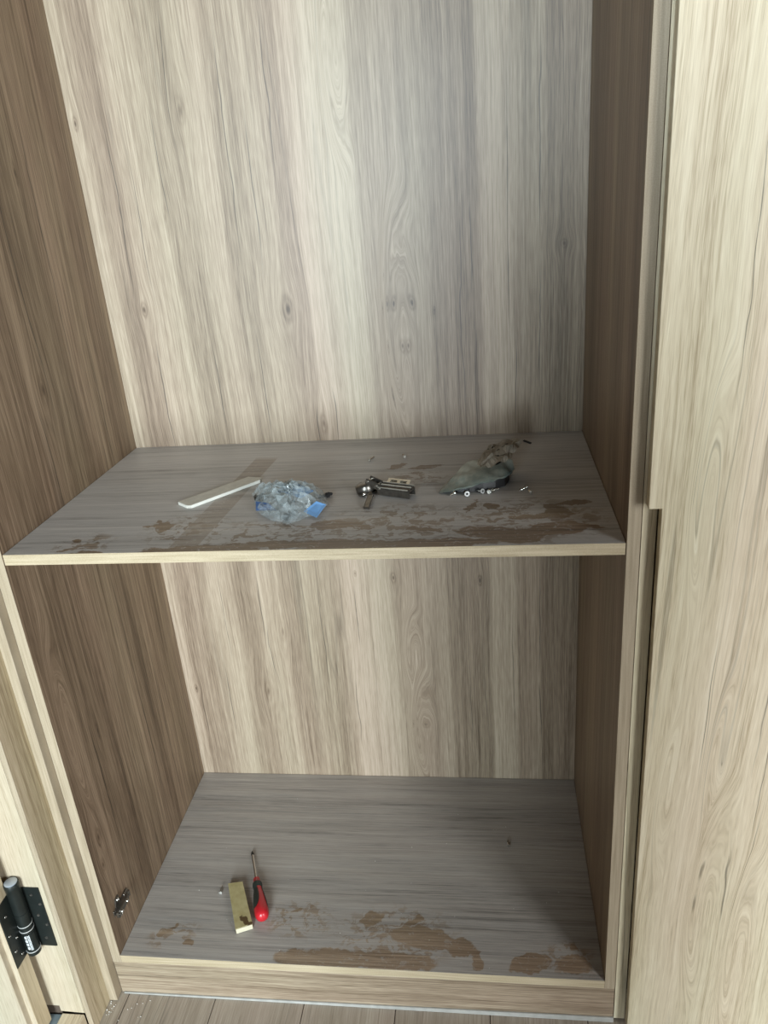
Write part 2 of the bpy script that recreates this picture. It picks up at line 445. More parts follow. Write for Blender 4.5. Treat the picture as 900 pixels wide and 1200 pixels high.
# yellow block top, with brown smear
m, b = new_mat('yellow_block_top')
P, pos = position()
n = noise(pos, 70.0, 3)
sm = 1.0 - sstep(0.6, 1.1, use(BLOB, x=P[0] + (n - 0.5) * 0.02, y=P[1] + (noise(pos, 90.0) - 0.5) * 0.02, cx=0.236, cy=0.079, c=0.80, s=-0.6, rx=0.020, ry=0.006)['ellipse'])
setc(b, 'Base Color', mix(sm, ramp(n, [(0.3, (0.34, 0.28, 0.125)), (0.7, (0.43, 0.365, 0.19))]), (0.085, 0.05, 0.018)))
setc(b, 'Roughness', 0.42)
M['block_top'] = m


def film_mat(name, tint, trans, rough):
    """Thin clear plastic: see-through with a bright glossy skin."""
    m = bpy.data.materials.new(name)
    m.use_nodes = True
    S.nt = nt = m.node_tree
    b = nt.nodes['Principled BSDF']
    P, pos = position()
    n = noise(pos, 130.0, 3, 0.6)
    setc(b, 'Base Color', ramp(n, [(0.3, tuple(k * 0.8 for k in tint)), (0.7, tint)]))
    setc(b, 'Roughness', rough)
    setc(b, 'Specular IOR Level', 0.9)
    tr = nt.nodes.new('ShaderNodeBsdfTransparent')
    tr.inputs[0].default_value = (*[0.75 + 0.25 * k for k in tint], 1)
    ms = nt.nodes.new('ShaderNodeMixShader')
    f = (1.0 - trans) + (n - 0.5) * 0.5
    nt.links.new(S.m('ADD', f, 0.0, clamp=True).s, ms.inputs[0])
    nt.links.new(tr.outputs[0], ms.inputs[1])
    nt.links.new(b.outputs[0], ms.inputs[2])
    nt.links.new(ms.outputs[0], nt.nodes['Material Output'].inputs['Surface'])
    return m


M['film'] = film_mat('clear_plastic_film', (0.62, 0.68, 0.69), 0.70, 0.10)
m, b = new_mat('dusty_green_plastic')
P, pos = position()
n = noise(pos, 55.0, 4, 0.6)
yy = sstep(0.198, 0.275, P[1] + (n - 0.5) * 0.05)
c1 = ramp(n, [(0.3, (0.10, 0.135, 0.125)), (0.7, (0.24, 0.265, 0.225))])
c2 = ramp(n, [(0.3, (0.25, 0.24, 0.19)), (0.7, (0.40, 0.375, 0.305))])
tealm = sstep(0.765, 0.79, P[0]) * (1.0 - sstep(0.235, 0.27, P[1]))
setc(b, 'Base Color', mix(tealm * 0.8, mix(yy, c1, c2), (0.05, 0.15, 0.185)))
setc(b, 'Roughness', 0.35)
M['green_bag'] = m
m, b = new_mat('brown_paper')
P, pos = position()
n = noise(pos, 60.0, 4, 0.6)
sp = sstep(0.60, 0.66, noise(vec(P[0] * 55.0, P[1] * 110.0, 3.0), detail=3)) * (1.0 - sstep(0.5, 1.2, use(BLOB, x=P[0], y=P[1], cx=0.757, cy=0.268, c=1.0, s=0.0, rx=0.025, ry=0.03)['ellipse']))
setc(b, 'Base Color', mix(sp, ramp(n, [(0.3, (0.40, 0.35, 0.28)), (0.7, (0.60, 0.535, 0.44))]), (0.03, 0.025, 0.02)))
setc(b, 'Roughness', 0.7)
bump(b, n, 0.3)
M['paper'] = m


# ------------------------------------------------------------------ mesh helpers (everything is built in world metres)
def box(bm, x0, x1, y0, y1, z0, z1, bev=0.0005):
    r = bmesh.ops.create_cube(bm, size=1.0)
    vs_ = r['verts']
    for v in vs_:
        v.co = Vector(((x0 + x1) / 2 + v.co.x * (x1 - x0), (y0 + y1) / 2 + v.co.y * (y1 - y0), (z0 + z1) / 2 + v.co.z * (z1 - z0)))
    if bev:
        es = list({e for v in vs_ for e in v.link_edges})
        bmesh.ops.bevel(bm, geom=es, offset=bev, segments=1, affect='EDGES')
    return bm


def slab(bm, pts, axis, a, b, bev=0.0005):
    """Polygon pts (2-D) extruded along axis from a to b."""
    def P(p, t):
        return Vector((t, p[0], p[1])) if axis == 'x' else Vector((p[0], t, p[1])) if axis == 'y' else Vector((p[0], p[1], t))
    A = [bm.verts.new(P(p, a)) for p in pts]
    B = [bm.verts.new(P(p, b)) for p in pts]
    fs = [bm.faces.new(A), bm.faces.new(B[::-1])]
    for k in range(len(pts)):
        j = (k + 1) % len(pts)
        fs.append(bm.faces.new((A[j], A[k], B[k], B[j])))
    bmesh.ops.recalc_face_normals(bm, faces=fs)
    if bev: bmesh.ops.bevel(bm, geom=list({e for f in fs for e in f.edges}), offset=bev, segments=1, affect='EDGES')
    return bm


def lathe(bm, p0, axis, prof, n=16, caps=True):
    """Profile [(distance along axis, radius)] revolved."""
    ax = Vector(axis).normalized()
    s = ax.orthogonal().normalized()
    t = ax.cross(s)
    rings = []
    for d, r in prof:
        c = Vector(p0) + ax * d
        rings.append([bm.verts.new(c + (s * math.cos(2 * math.pi * k / n) + t * math.sin(2 * math.pi * k / n)) * r) for k in range(n)])
    for A, B in zip(rings, rings[1:]):
        for k in range(n):
            bm.faces.new((A[k], A[(k + 1) % n], B[(k + 1) % n], B[k]))
    if caps:
        bm.faces.new(rings[0][::-1])
        bm.faces.new(rings[-1])
    return bm


def obox(bm, c, ex, ey, ez, hx, hy, hz, bev=0.0004):
    """Oriented box, centre c, unit axes and half sizes."""
    r = bmesh.ops.create_cube(bm, size=2.0)
    for v in r['verts']:
        v.co = Vector(c) + Vector(ex) * (v.co.x * hx) + Vector(ey) * (v.co.y * hy) + Vector(ez) * (v.co.z * hz)
    if bev: bmesh.ops.bevel(bm, geom=list({e for v in r['verts'] for e in v.link_edges}), offset=bev, segments=2, affect='EDGES')
    return bm


def world_loc(o):
    v = Vector((0, 0, 0))
    while o is not None:
        v += o.location
        o = o.parent
    return v


def obj(name, bm, mat, parent=None, smooth=False, base=None):
    """Link bm (world coordinates) as one mesh object."""
    if parent is not None: off = world_loc(parent)
    elif base is not None: off = Vector(base)
    else:
        xs = [v.co.x for v in bm.verts]; ys = [v.co.y for v in bm.verts]; zs = [v.co.z for v in bm.verts]
        off = Vector(((min(xs) + max(xs)) / 2, (min(ys) + max(ys)) / 2, min(zs)))
    bmesh.ops.translate(bm, verts=bm.verts, vec=-off)
    me = bpy.data.meshes.new(name)
    bm.normal_update()
    bm.to_mesh(me)
    bm.free()
    for m_ in (mat if isinstance(mat, (list, tuple)) else [mat]): me.materials.append(m_)
    if smooth:
        for p in me.polygons: p.use_smooth = True
        me.set_sharp_from_angle(angle=math.radians(40))
    o = bpy.data.objects.new(name, me)
    col.objects.link(o)
    if parent is not None: o.parent = parent
    else: o.location = off
    return o


def tag(o, label=None, cat=None, grp=None, kind=None):
    if label: o['label'] = label
    if cat: o['category'] = cat
    if grp: o['group'] = grp
    if kind: o['kind'] = kind
    return o


def thing(name, loc, label, cat, grp=None):
    o = bpy.data.objects.new(name, None)
    o.empty_display_size = 0.05
    o.location = loc
    col.objects.link(o)
    return tag(o, label, cat, grp)


def B(): return bmesh.new()


# ------------------------------------------------------------------ floor
fl = tag(obj('floor', box(B(), -1.3, 2.2, -2.6, 0.7, ZF - 0.03, ZF - 0.004, 0), M['dark_gap']), 'grey-brown plank floor in front of the wardrobe', kind='structure')
for k in range(-6, 11):
    x0 = 0.179 + 0.1806 * k
    ya = -0.9 - 0.37 * (k % 3)
    obj('plank', box(B(), x0 + 0.0008, x0 + 0.1798, ya + 0.001, 0.6, ZF - 0.012, ZF + random.uniform(-0.0004, 0), 0.0008), M['plank'], fl)
    obj('plank', box(B(), x0 + 0.0008, x0 + 0.1798, -2.6, ya - 0.001, ZF - 0.012, ZF + random.uniform(-0.0004, 0), 0.0008), M['plank'], fl)

# ------------------------------------------------------------------ wardrobe
wr = thing('wardrobe', (W / 2, D / 2, ZF), 'open wood-effect wardrobe unit with one dusty shelf and no doors', 'wardrobe')
bp = obj('back_panel', box(B(), -T, W + T, D, D + 0.009, ZB, ZTOP + T, 0), M['back'], wr)
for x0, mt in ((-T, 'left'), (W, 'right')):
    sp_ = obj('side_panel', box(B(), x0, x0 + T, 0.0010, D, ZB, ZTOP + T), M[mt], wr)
    obj('edge_band', box(B(), x0, x0 + T, 0.0, 0.0010, ZB, ZTOP + T, 0.0003), M['edge_v'], sp_)
sh = obj('shelf', box(B(), 0.0006, W - 0.0006, 0.0028, D - 0.0005, H - T, H), M['shelf'], wr)
obj('edge_band', box(B(), 0.0006, W - 0.0006, 0.0018, 0.0028, H - T, H, 0.0003), M['edge_h'], sh)
bo = obj('bottom_panel', box(B(), 0.0003, W - 0.0003, 0.001, D - 0.0005, ZB, 0.0), M['bottom'], wr)
obj('edge_band', box(B(), 0.0003, W - 0.0003, 0.0, 0.001, ZB, 0.0, 0.0003), M['edge_h'], bo)
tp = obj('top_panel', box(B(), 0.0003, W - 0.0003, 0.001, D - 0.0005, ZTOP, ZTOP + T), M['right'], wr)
obj('edge_band', box(B(), 0.0003, W - 0.0003, 0.0, 0.001, ZTOP, ZTOP + T, 0.0003), M['edge_h'], tp)
obj('plinth', box(B(), -T + 0.0005, W + T - 0.0005, 0.0, 0.018, ZF + 0.001, ZB), M['plinth'], wr)
bm = slab(B(), [(-0.012, ZF), (W + T, ZF), (W + T, ZF + 0.0125), (W * 0.5, ZF + 0.007), (-0.012, ZF + 0.003)], 'y', -0.0035, -0.0001, 0.0006)
obj('sealant_strip', bm, M['sealant'], wr)
# hinge mounting plate on the left panel
hp = B()
box(hp, 0.0, 0.0020, 0.016, 0.072, 0.0855, 0.0985, 0.0008)
slab(hp, [(0.030, 0.066), (0.044, 0.066), (0.047, 0.082), (0.047, 0.102), (0.044, 0.116), (0.030, 0.116), (0.027, 0.102), (0.027, 0.082)], 'x', 0.0, 0.0024, 0.0006)
box(hp, 0.0020, 0.0105, 0.020, 0.066, 0.0870, 0.0895, 0.0006)
box(hp, 0.0020, 0.0105, 0.020, 0.066, 0.0945, 0.0970, 0.0006)
box(hp, 0.0100, 0.0135, 0.020, 0.060, 0.0862, 0.0978, 0.0012)
box(hp, 0.0020, 0.0060, 0.056, 0.074, 0.0840, 0.1000, 0.0015)
lathe(hp, (0.008, 0.068, 0.086), (0, 0, 1), [(0, 0.0032), (0.012, 0.0032)], 10)
lathe(hp, (0.008, 0.018, 0.086), (0, 0, 1), [(0, 0.0028), (0.012, 0.0028)], 10)
plate = tag(obj('hinge_plate', hp, M['dark_nickel'], wr), 'dark metal hinge mounting plate')
for (py, pz, r) in ((0.037, 0.072, 0.0044), (0.037, 0.110, 0.0044), (0.050, 0.092, 0.0035), (0.026, 0.092, 0.0036)):
    s_ = B()
    d0 = 0.0024 if r > 0.004 else 0.0135
    lathe(s_, (0.001, py, pz), (1, 0, 0), [(0, r * 0.7), (d0, r), (d0 + 0.0012, r * 0.9), (d0 + 0.0014, r * 0.35), (d0 + 0.0004, r * 0.2)], 14)
    obj('screw', s_, M['screw'], plate, smooth=True)

# ------------------------------------------------------------------ neighbouring unit on the right, door closed
w2 = thing('wardrobe', (1.26, D / 2, ZF), 'neighbouring wardrobe unit on the right, its cream wood-effect door closed', 'wardrobe')
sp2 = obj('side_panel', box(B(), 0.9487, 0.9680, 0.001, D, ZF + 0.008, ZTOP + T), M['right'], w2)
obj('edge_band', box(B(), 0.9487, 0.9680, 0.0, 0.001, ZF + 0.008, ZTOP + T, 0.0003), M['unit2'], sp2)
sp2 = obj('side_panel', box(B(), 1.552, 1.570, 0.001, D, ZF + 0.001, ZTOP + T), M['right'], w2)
obj('edge_band', box(B(), 1.552, 1.570, 0.0, 0.001, ZF + 0.001, ZTOP + T, 0.0003), M['unit2'], sp2)
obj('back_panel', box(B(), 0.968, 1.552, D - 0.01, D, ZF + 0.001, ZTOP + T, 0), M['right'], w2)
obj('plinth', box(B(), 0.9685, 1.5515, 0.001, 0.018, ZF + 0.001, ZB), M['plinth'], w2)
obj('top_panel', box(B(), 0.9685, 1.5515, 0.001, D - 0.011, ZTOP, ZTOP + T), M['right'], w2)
dr = slab(B(), [(0.9520, ZTOP + T), (0.9520, 0.9385), (0.9690, 0.9385), (0.9690, ZF + 0.012), (1.5690, ZF + 0.012), (1.5690, ZTOP + T)], 'y', -0.0200, -0.0025, 0.0007)
obj('door', dr, M['door'], w2)

# ------------------------------------------------------------------ door frame on the left
tag(obj('trim_1', box(B(), -0.0350, -0.0184, -0.0200, 0.12, ZF + 0.002, ZTOP, 0.0007), M['edge_v']), 'narrow sand-coloured filler strip left of the open wardrobe', kind='structure')
jb = slab(B(), [(-0.0350, ZF + 0.001), (-0.0350, 2.10), (-0.3500, 2.10), (-0.3500, -0.038), (-0.0945, -0.038), (-0.0945, -0.053), (-0.0460, -0.055), (-0.0460, ZF + 0.001)], 'y', -0.080, 0.12, 0)
jo = tag(obj('trim_2', jb, M['jamb'], base=(-0.19, 0.0, ZF)), 'door frame upright standing left of the wardrobe', kind='structure')
fc = slab(B(), [(-0.0462, -0.0545), (-0.0462, 2.10), (-0.3500, 2.10), (-0.3500, -0.0375), (-0.0945, -0.0375), (-0.0945, -0.0525)], 'y', -0.0812, -0.0801, 0)
tag(obj('facing', fc, M['jamb_front'], jo), 'pale wood-effect face of the door frame')
obj('edge_strip', box(B(), -0.0457, -0.0349, -0.0818, -0.0801, -0.090, 2.10, 0.0006), M['edge_v'], jo)
obj('rear_block', box(B(), -0.3500, -0.0945, -0.079, 0.12, ZF + 0.001, -0.039, 0), M['dark_gap'], jo)
th = tag(obj('trim_3', box(B(), -0.0925, -0.0470, -0.75, -0.0825, ZF + 0.001, -0.0565, 0.001), M['threshold']), 'pale raised threshold board at the foot of the door frame', kind='structure')
st = tag(obj('trim_4', box(B(), -0.60, -0.0930, -0.75, -0.0825, ZF + 0.001, -0.0600, 0.001), M['stone']), 'blue-grey stone sill at the foot of the door frame', kind='structure')

# open door leaf, stepped edge, with its heavy hinge
dp = [(-0.105, -0.098), (-0.105, -0.133), (-0.1135, -0.133), (-0.1135, -0.146), (-0.95, -0.146), (-0.95, -0.098)]
dl = slab(B(), dp, 'z', -0.052, 2.05, 0.0008)
do = tag(obj('door_1', dl, M['jamb_front'], base=(-0.5, -0.12, -0.052)), 'pale wooden room door at the lower left with a black hinge', kind='structure')
obj('edge_facing', box(B(), -0.1052, -0.1042, -0.1325, -0.0985, -0.051, 2.05, 0.0003), M['jamb'], do)
hx, hy = -0.0925, -0.0945
hb = B()
lathe(hb, (hx, hy, 0.128), (0, 0, 1), [(0, 0.0095), (0.002, 0.0118), (0.052, 0.0120), (0.0525, 0.0112), (0.0535, 0.0112), (0.054, 0.0120), (0.100, 0.0120), (0.1005, 0.0112), (0.1015, 0.0112), (0.102, 0.0120),
      (0.158, 0.0120), (0.160, 0.0126), (0.169, 0.0126), (0.170, 0.0118)], 28)
hg = tag(obj('hinge', hb, M['black_metal'], do, smooth=True), 'black barrel door hinge with silver rings')
lf = B()
box(lf, -0.0900, -0.0548, -0.0836, -0.0810, 0.1300, 0.2735, 0.0006)
obj('leaf', lf, M['black_metal'], hg)
lf = B()
slab(lf, [(-0.0985, 0.132), (-0.1330, 0.132), (-0.1330, 0.2745), (-0.0985, 0.2745)], 'x', -0.1042, -0.1018, 0.0006)
obj('leaf', lf, M['black_metal'], hg)
cp = B()
lathe(cp, (hx, hy, 0.2980), (0, 0, 1), [(0, 0.0108), (0.0012, 0.0108), (0.0018, 0.0100)], 28)
tag(obj('cap', cp, M['cap'], hg, smooth=True), 'grey metal cap on the hinge barrel')
for z in (0.1385, 0.1885, 0.2005):
    rb = B()
    lathe(rb, (hx, hy, z), (0, 0, 1), [(0, 0.0115), (0.0001, 0.0126), (0.0014, 0.0126), (0.0015, 0.0115)], 28, caps=False)
    obj('ring', rb, M['chrome'], hg, smooth=True)


def flat_screw(x, y, z, axis, r, parent, mat):
    s2 = B()
    lathe(s2, (x, y, z), axis, [(0, r), (0.0007, r * 0.92), (0.0009, r * 0.5), (0.0002, r * 0.3)], 12)
    return obj('screw', s2, mat, parent, smooth=True)


def hitxz(px, pz): return px, pz


for (x, z) in ((-0.072, 0.2565), (-0.0605, 0.235), (-0.071, 0.2075), (-0.0605, 0.185), (-0.0700, 0.151)):
    flat_screw(x, -0.0836, z, (0, -1, 0), 0.0030, hg, M['dark_nickel'])
for (y, z) in ((-0.120, 0.245), (-0.126, 0.205), (-0.112, 0.185), (-0.124, 0.165), (-0.112, 0.145)):
    flat_screw(-0.1018, y, z, (1, 0, 0), 0.0030, hg, M['dark_nickel'])
# small white print on the barrel: one bold column and two thin ones (too small to read in the photograph)
pr = B()


def barrel_quad(a0, a1, z0, z1):
    n = max(1, int((a1 - a0) / 6))
    for k in range(n):
        A0, A1 = (math.radians(a0 + (a1 - a0) * t / n) for t in (k, k + 1))
        q = [Vector((hx + 0.01215 * math.cos(t), hy + 0.01215 * math.sin(t), z)) for t, z in ((A0, z0), (A1, z0), (A1, z1), (A0, z1))]
        pr.faces.new([pr.verts.new(v) for v in q])


for k in range(4):
    z = 0.1805 - k * 0.0088
    a = -76.0
    barrel_quad(a - 16, a + 2, z - 0.0012, z)
    barrel_quad(a - 16, a + 2, z - 0.0036, z - 0.0024)
    barrel_quad(a - 16, a + 2, z - 0.0068, z - 0.0052)
    barrel_quad(a - 16, a - 10, z - 0.0068, z)
    barrel_quad(a - 3, a + 2, z - 0.0068, z)
random.seed(3)
for c_ in (-64.0, -54.0):
    z = 0.1805
    while z > 0.146:
        h_ = random.uniform(0.0012, 0.0026)
        barrel_quad(c_ - 3.5, c_ + 3.5, z - h_, z)
        z -= h_ + 0.0009
obj('print', pr, M['white_print'], hg)

# ------------------------------------------------------------------ loose things on the shelf
e = 0.0003
# thin board strip
d = Vector((0.0928, 0.1156, 0)).normalized()
pz = Vector((-d.y, d.x, 0))
o0 = Vector((0.2426, 0.1659, H + e))
stp = thing('board_strip', o0 + d * 0.075 + pz * 0.016, 'thin off-white board strip lying on the shelf left of the clear plastic bag', 'strip')
bs = B()
pts = [o0 + pz * 0.004, o0 + d * 0.003, o0 + d * 0.148, o0 + d * 0.158 + pz * 0.008, o0 + d * 0.146 + pz * 0.033, o0 + pz * 0.034]
slab(bs, [(p.x, p.y) for p in pts], 'z', H + e, H + e + 0.0055, 0.0005)
obj('board', bs, M['strip'], stp)
ce = B()
obox(ce, o0 + d * 0.076 - pz * 0.0004 + Vector((0, 0, 0.0027)), d, pz, (0, 0, 1), 0.072, 0.0004, 0.0026, 0.0002)
obox(ce, o0 + pz * 0.019 - d * 0.0004 + Vector((0, 0, 0.0027)), d, pz, (0, 0, 1), 0.0004, 0.014, 0.0026, 0.0002)
tag(obj('cut_edge', ce, M['strip_edge'], stp), 'white cut edge of the strip')


def nz(v, s, k=0.0): return mnoise.noise(Vector((v.x * s + k, v.y * s + k * 2, v.z * s - k)))


# clear crumpled bag: outline points on the shelf, domed, folded
bag_out = [(0.3619, 0.1591), (0.3663, 0.1394), (0.3995, 0.1098), (0.4282, 0.0883), (0.444, 0.0972), (0.4592, 0.1174), (0.476, 0.1324), (0.4815, 0.1694), (0.4690, 0.2050), (0.4540, 0.2300),
           (0.4324, 0.2328), (0.4084, 0.2338), (0.3893, 0.2242), (0.366, 0.2295), (0.3507, 0.2204), (0.3336, 0.2234), (0.3440, 0.205)]
bc = Vector((0.418, 0.168))


def outline(t):
    n = len(bag_out)
    f = (t % 1.0) * n
    k = int(f)
    a_, b_ = Vector(bag_out[k % n]), Vector(bag_out[(k + 1) % n])
    return a_.lerp(b_, f - k)


def crumple(scale_, top, key, NA, NR):
    bm_ = B()
    rg = random.Random(key)
    rings = []
    for j in range(NR + 1):
        rr = 1.0 - j / NR
        row = []
        for k in range(NA):
            p2 = bc.lerp(outline((k + (0.5 if j % 2 else 0.0)) / NA), rr * scale_)
            hgt = top * (1 - rr ** 2.0) ** 0.75 + 0.001
            jz = rg.uniform(-0.006, 0.0085) * (0.35 + 0.65 * min(1, 2.5 * (1 - rr)))
            if rr > 0.98: jz = abs(jz) * 0.8
            jx, jy = rg.uniform(-1, 1) * 0.0035, rg.uniform(-1, 1) * 0.0035
            if rr > 0.98: jx *= 0.8; jy *= 0.8
            row.append(bm_.verts.new((p2.x + jx, p2.y + jy, H + e + max(0.0008, hgt + jz))))
        rings.append(row)
    for A, B_ in zip(rings, rings[1:]):
        for k in range(NA):
            q_ = (A[k], A[(k + 1) % NA], B_[(k + 1) % NA], B_[k])
            if rg.random() < 0.5: bm_.faces.new((q_[0], q_[1], q_[2])); bm_.faces.new((q_[0], q_[2], q_[3]))
            else: bm_.faces.new((q_[0], q_[1], q_[3])); bm_.faces.new((q_[1], q_[2], q_[3]))
    bmesh.ops.remove_doubles(bm_, verts=rings[-1], dist=0.012)
    bmesh.ops.subdivide_edges(bm_, edges=bm_.edges[:], cuts=1, use_grid_fill=True)
    for v in bm_.verts:
        if v.co.z > H + 0.004: v.co.z += nz(v.co, 95, 3.0) * 0.0035
    return bm_


pb = thing('plastic_bag', (bc.x, bc.y, H), 'crumpled clear plastic bag with blue card showing, beside the off-white strip', 'bag')
obj('film', crumple(1.0, 0.033, 5, 40, 9), M['film'], pb)
obj('film', crumple(0.82, 0.020, 11, 26, 6), M['film'], pb)


def card(pts4, thick, mat, name, parent, label):
    bm_ = B()
    p = [Vector(q) for q in pts4]
    nrm = (p[1] - p[0]).cross(p[2] - p[0]).normalized()
    if nrm.z < 0: nrm = -nrm
    up = [bm_.verts.new(q + nrm * thick) for q in p]
    dn = [bm_.verts.new(q) for q in p]
    fs = [bm_.faces.new(up), bm_.faces.new(dn[::-1])]
    for k in range(len(p)):
        fs.append(bm_.faces.new((up[k], dn[k], dn[(k + 1) % len(p)], up[(k + 1) % len(p)])))
    bmesh.ops.recalc_face_normals(bm_, faces=fs)
    return tag(obj(name, bm_, mat, parent), label)


card([(0.4500, 0.1240, H + .0075), (0.4740, 0.1060, H + .0045), (0.4860, 0.1300, H + .0160), (0.4700, 0.1350, H + .0200)], 0.0012, M['blue_card'], 'card', pb, 'light blue printed card corner of the bag')
card([(0.3640, 0.1540, H + .0150), (0.3665, 0.1400, H + .0050), (0.4020, 0.1390, H + .0050), (0.3880, 0.1430, H + .0160)], 0.0012, M['blue_dark'], 'card', pb, 'dark blue printed card corner of the bag')
card([(0.410, 0.165, H + .026), (0.440, 0.152, H + .020), (0.458, 0.172, H + .024), (0.430, 0.190, H + .030)], 0.001, M['blue_card'], 'card', pb, 'light blue card under the film')
card([(0.393, 0.180, H + .020), (0.413, 0.170, H + .024), (0.416, 0.188, H + .026), (0.400, 0.194, H + .025)], 0.001, M['blue_dark'], 'card', pb, 'dark blue card under the film')
# black fittings inside and under the bag
for (x, y, z, ang, lx, ly, lz, lab) in ((0.428, 0.118, 0.007, 1.2, 0.016, 0.0045, 0.006, 'black plastic fitting inside the clear plastic bag, nearest the shelf edge'),
                                       (0.358, 0.198, 0.006, 0.4, 0.010, 0.007, 0.005, 'small black fitting at the left end of the clear plastic bag'),
                                       (0.470, 0.200, 0.010, 0.7, 0.014, 0.003, 0.004, 'thin dark fitting poking out at the right end of the clear plastic bag')):
    bm = B()
    ex = Vector((math.cos(ang), math.sin(ang), 0)); ey = Vector((-ex.y, ex.x, 0))
    c0 = Vector((x, y, H + e + lz))
    obox(bm, c0, ex, ey, (0, 0, 1), lx, ly, lz * 0.6, 0.001)
    obox(bm, c0 + ex * lx * 0.4 + Vector((0, 0, 0)), ex, ey, (0, 0, 1), lx * 0.3, ly * 0.8, lz, 0.001)
    obox(bm, c0 - ex * lx * 0.6, ex, ey, (0, 0, 1), lx * 0.15, ly * 0.9, lz * 0.9, 0.0008)
    tag(obj('plastic_fitting', bm, M['black_plastic']), lab, 'fitting', 'black fittings in and under the clear bag')

# concealed cabinet hinge lying on the shelf
hz = H + e
ch = thing('cabinet_hinge', (0.565, 0.20, H), 'nickel concealed cabinet hinge lying at the middle of the shelf', 'hinge')
ax_ = Vector((0.93, -0.36, 0)).normalized()          # along the arm, towards the right
ay_ = Vector((0.36, 0.93, 0)).normalized()
az_ = Vector((0, 0, 1))
c0 = Vector((0.540, 0.222, hz))


def L(x, y, z): return c0 + ax_ * x + ay_ * y + az_ * z


# cup, lying on edge: a short wide cup whose flange faces left
cup = B()
lathe(cup, L(-0.002, 0.0, 0.0012), az_ * 0.96 - ax_ * 0.28, [(0, 0.0168), (0.001, 0.0175), (0.0105, 0.0172), (0.0135, 0.0158), (0.0150, 0.0130), (0.0152, 0.0002)], 32)
obj('cup', cup, M['dark_nickel'], ch, smooth=True)
fg = B()
fp = []
for k in range(32):
    a_ = 2 * math.pi * k / 32
    ca, sa = math.cos(a_), math.sin(a_)
    fp.append((math.copysign(abs(ca) ** 0.45, ca) * 0.0115 + 0.004, math.copysign(abs(sa) ** 0.45, sa) * 0.0265))
low = [fg.verts.new(L(a_, b_, 0.0012)) for a_, b_ in fp]
upp = [fg.verts.new(L(a_, b_, 0.0036)) for a_, b_ in fp]
fg.faces.new(low[::-1]); fg.faces.new(upp)
for k in range(32): fg.faces.new((low[k], low[(k + 1) % 32], upp[(k + 1) % 32], upp[k]))
bmesh.ops.recalc_face_normals(fg, faces=fg.faces)
obj('flange', fg, M['dark_nickel'], ch, smooth=True)
for sy in (-0.0195, 0.0195):
    s_ = B()
    lathe(s_, L(0.004, sy, 0.0036), az_, [(0, 0.0038), (0.0018, 0.0034), (0.0022, 0.0022), (0.0014, 0.0010)], 12)
    obj('screw', s_, M['screw'], ch, smooth=True)
lk = B()
for sy in (-0.0075, 0.0075):
    obox(lk, L(0.017, sy, 0.017), (ax_ * 0.93 - az_ * 0.3).normalized(), ay_, (az_ * 0.93 + ax_ * 0.3).normalized(), 0.016, 0.0013, 0.0055, 0.0008)
obox(lk, L(0.012, 0.0, 0.012), ax_, ay_, az_, 0.012, 0.0060, 0.0035, 0.0008)
obj('link', lk, M['dark_nickel'], ch)
for (x, z, r) in ((0.006, 0.022, 0.0022), (0.022, 0.016, 0.0022), (0.028, 0.012, 0.002)):
    rv = B()
    lathe(rv, L(x, -0.0105, z), ay_, [(0, r * 0.8), (0.0006, r), (0.0204, r), (0.021, r * 0.8)], 12)
    obj('pin', rv, M['screw'], ch, smooth=True)
# arm: an inverted channel with rounded shoulders
arm = B()
sec = [(-0.0115, 0.001), (-0.0115, 0.0115), (-0.0100, 0.0150), (-0.0060, 0.0185), (-0.0040, 0.0140), (0.0040, 0.0140), (0.0060, 0.0185), (0.0100, 0.0150), (0.0115, 0.0120), (0.0115, 0.001),
       (0.0100, 0.001), (0.0100, 0.0115), (-0.0100, 0.0115), (-0.0100, 0.001)]
for xa, xb in ((0.024, 0.084),):
    A = [arm.verts.new(L(xa, y_ * 0.85, z_)) for y_, z_ in sec]
    B2 = [arm.verts.new(L(xb, y_, z_)) for y_, z_ in sec]
    fs = [arm.faces.new(A), arm.faces.new(B2[::-1])]
    for k in range(len(sec)): fs.append(arm.faces.new((A[k], A[(k + 1) % len(sec)], B2[(k + 1) % len(sec)], B2[k])))
    bmesh.ops.recalc_face_normals(arm, faces=fs)
obj('arm', arm, M['dark_nickel'], ch)
for (y_, x0_, x1_, w_, h_) in ((-0.0112, 0.026, 0.082, 0.0011, 0.0155), (-0.0052, 0.030, 0.086, 0.0013, 0.0190), (0.0056, 0.028, 0.086, 0.0014, 0.0190), (0.0108, 0.040, 0.084, 0.0010, 0.0150)):
    rd = B()
    obox(rd, L((x0_ + x1_) / 2, y_, h_), ax_, ay_, az_, (x1_ - x0_) / 2, w_, 0.0009, 0.0005)
    obj('ridge', rd, M['nickel'], ch)
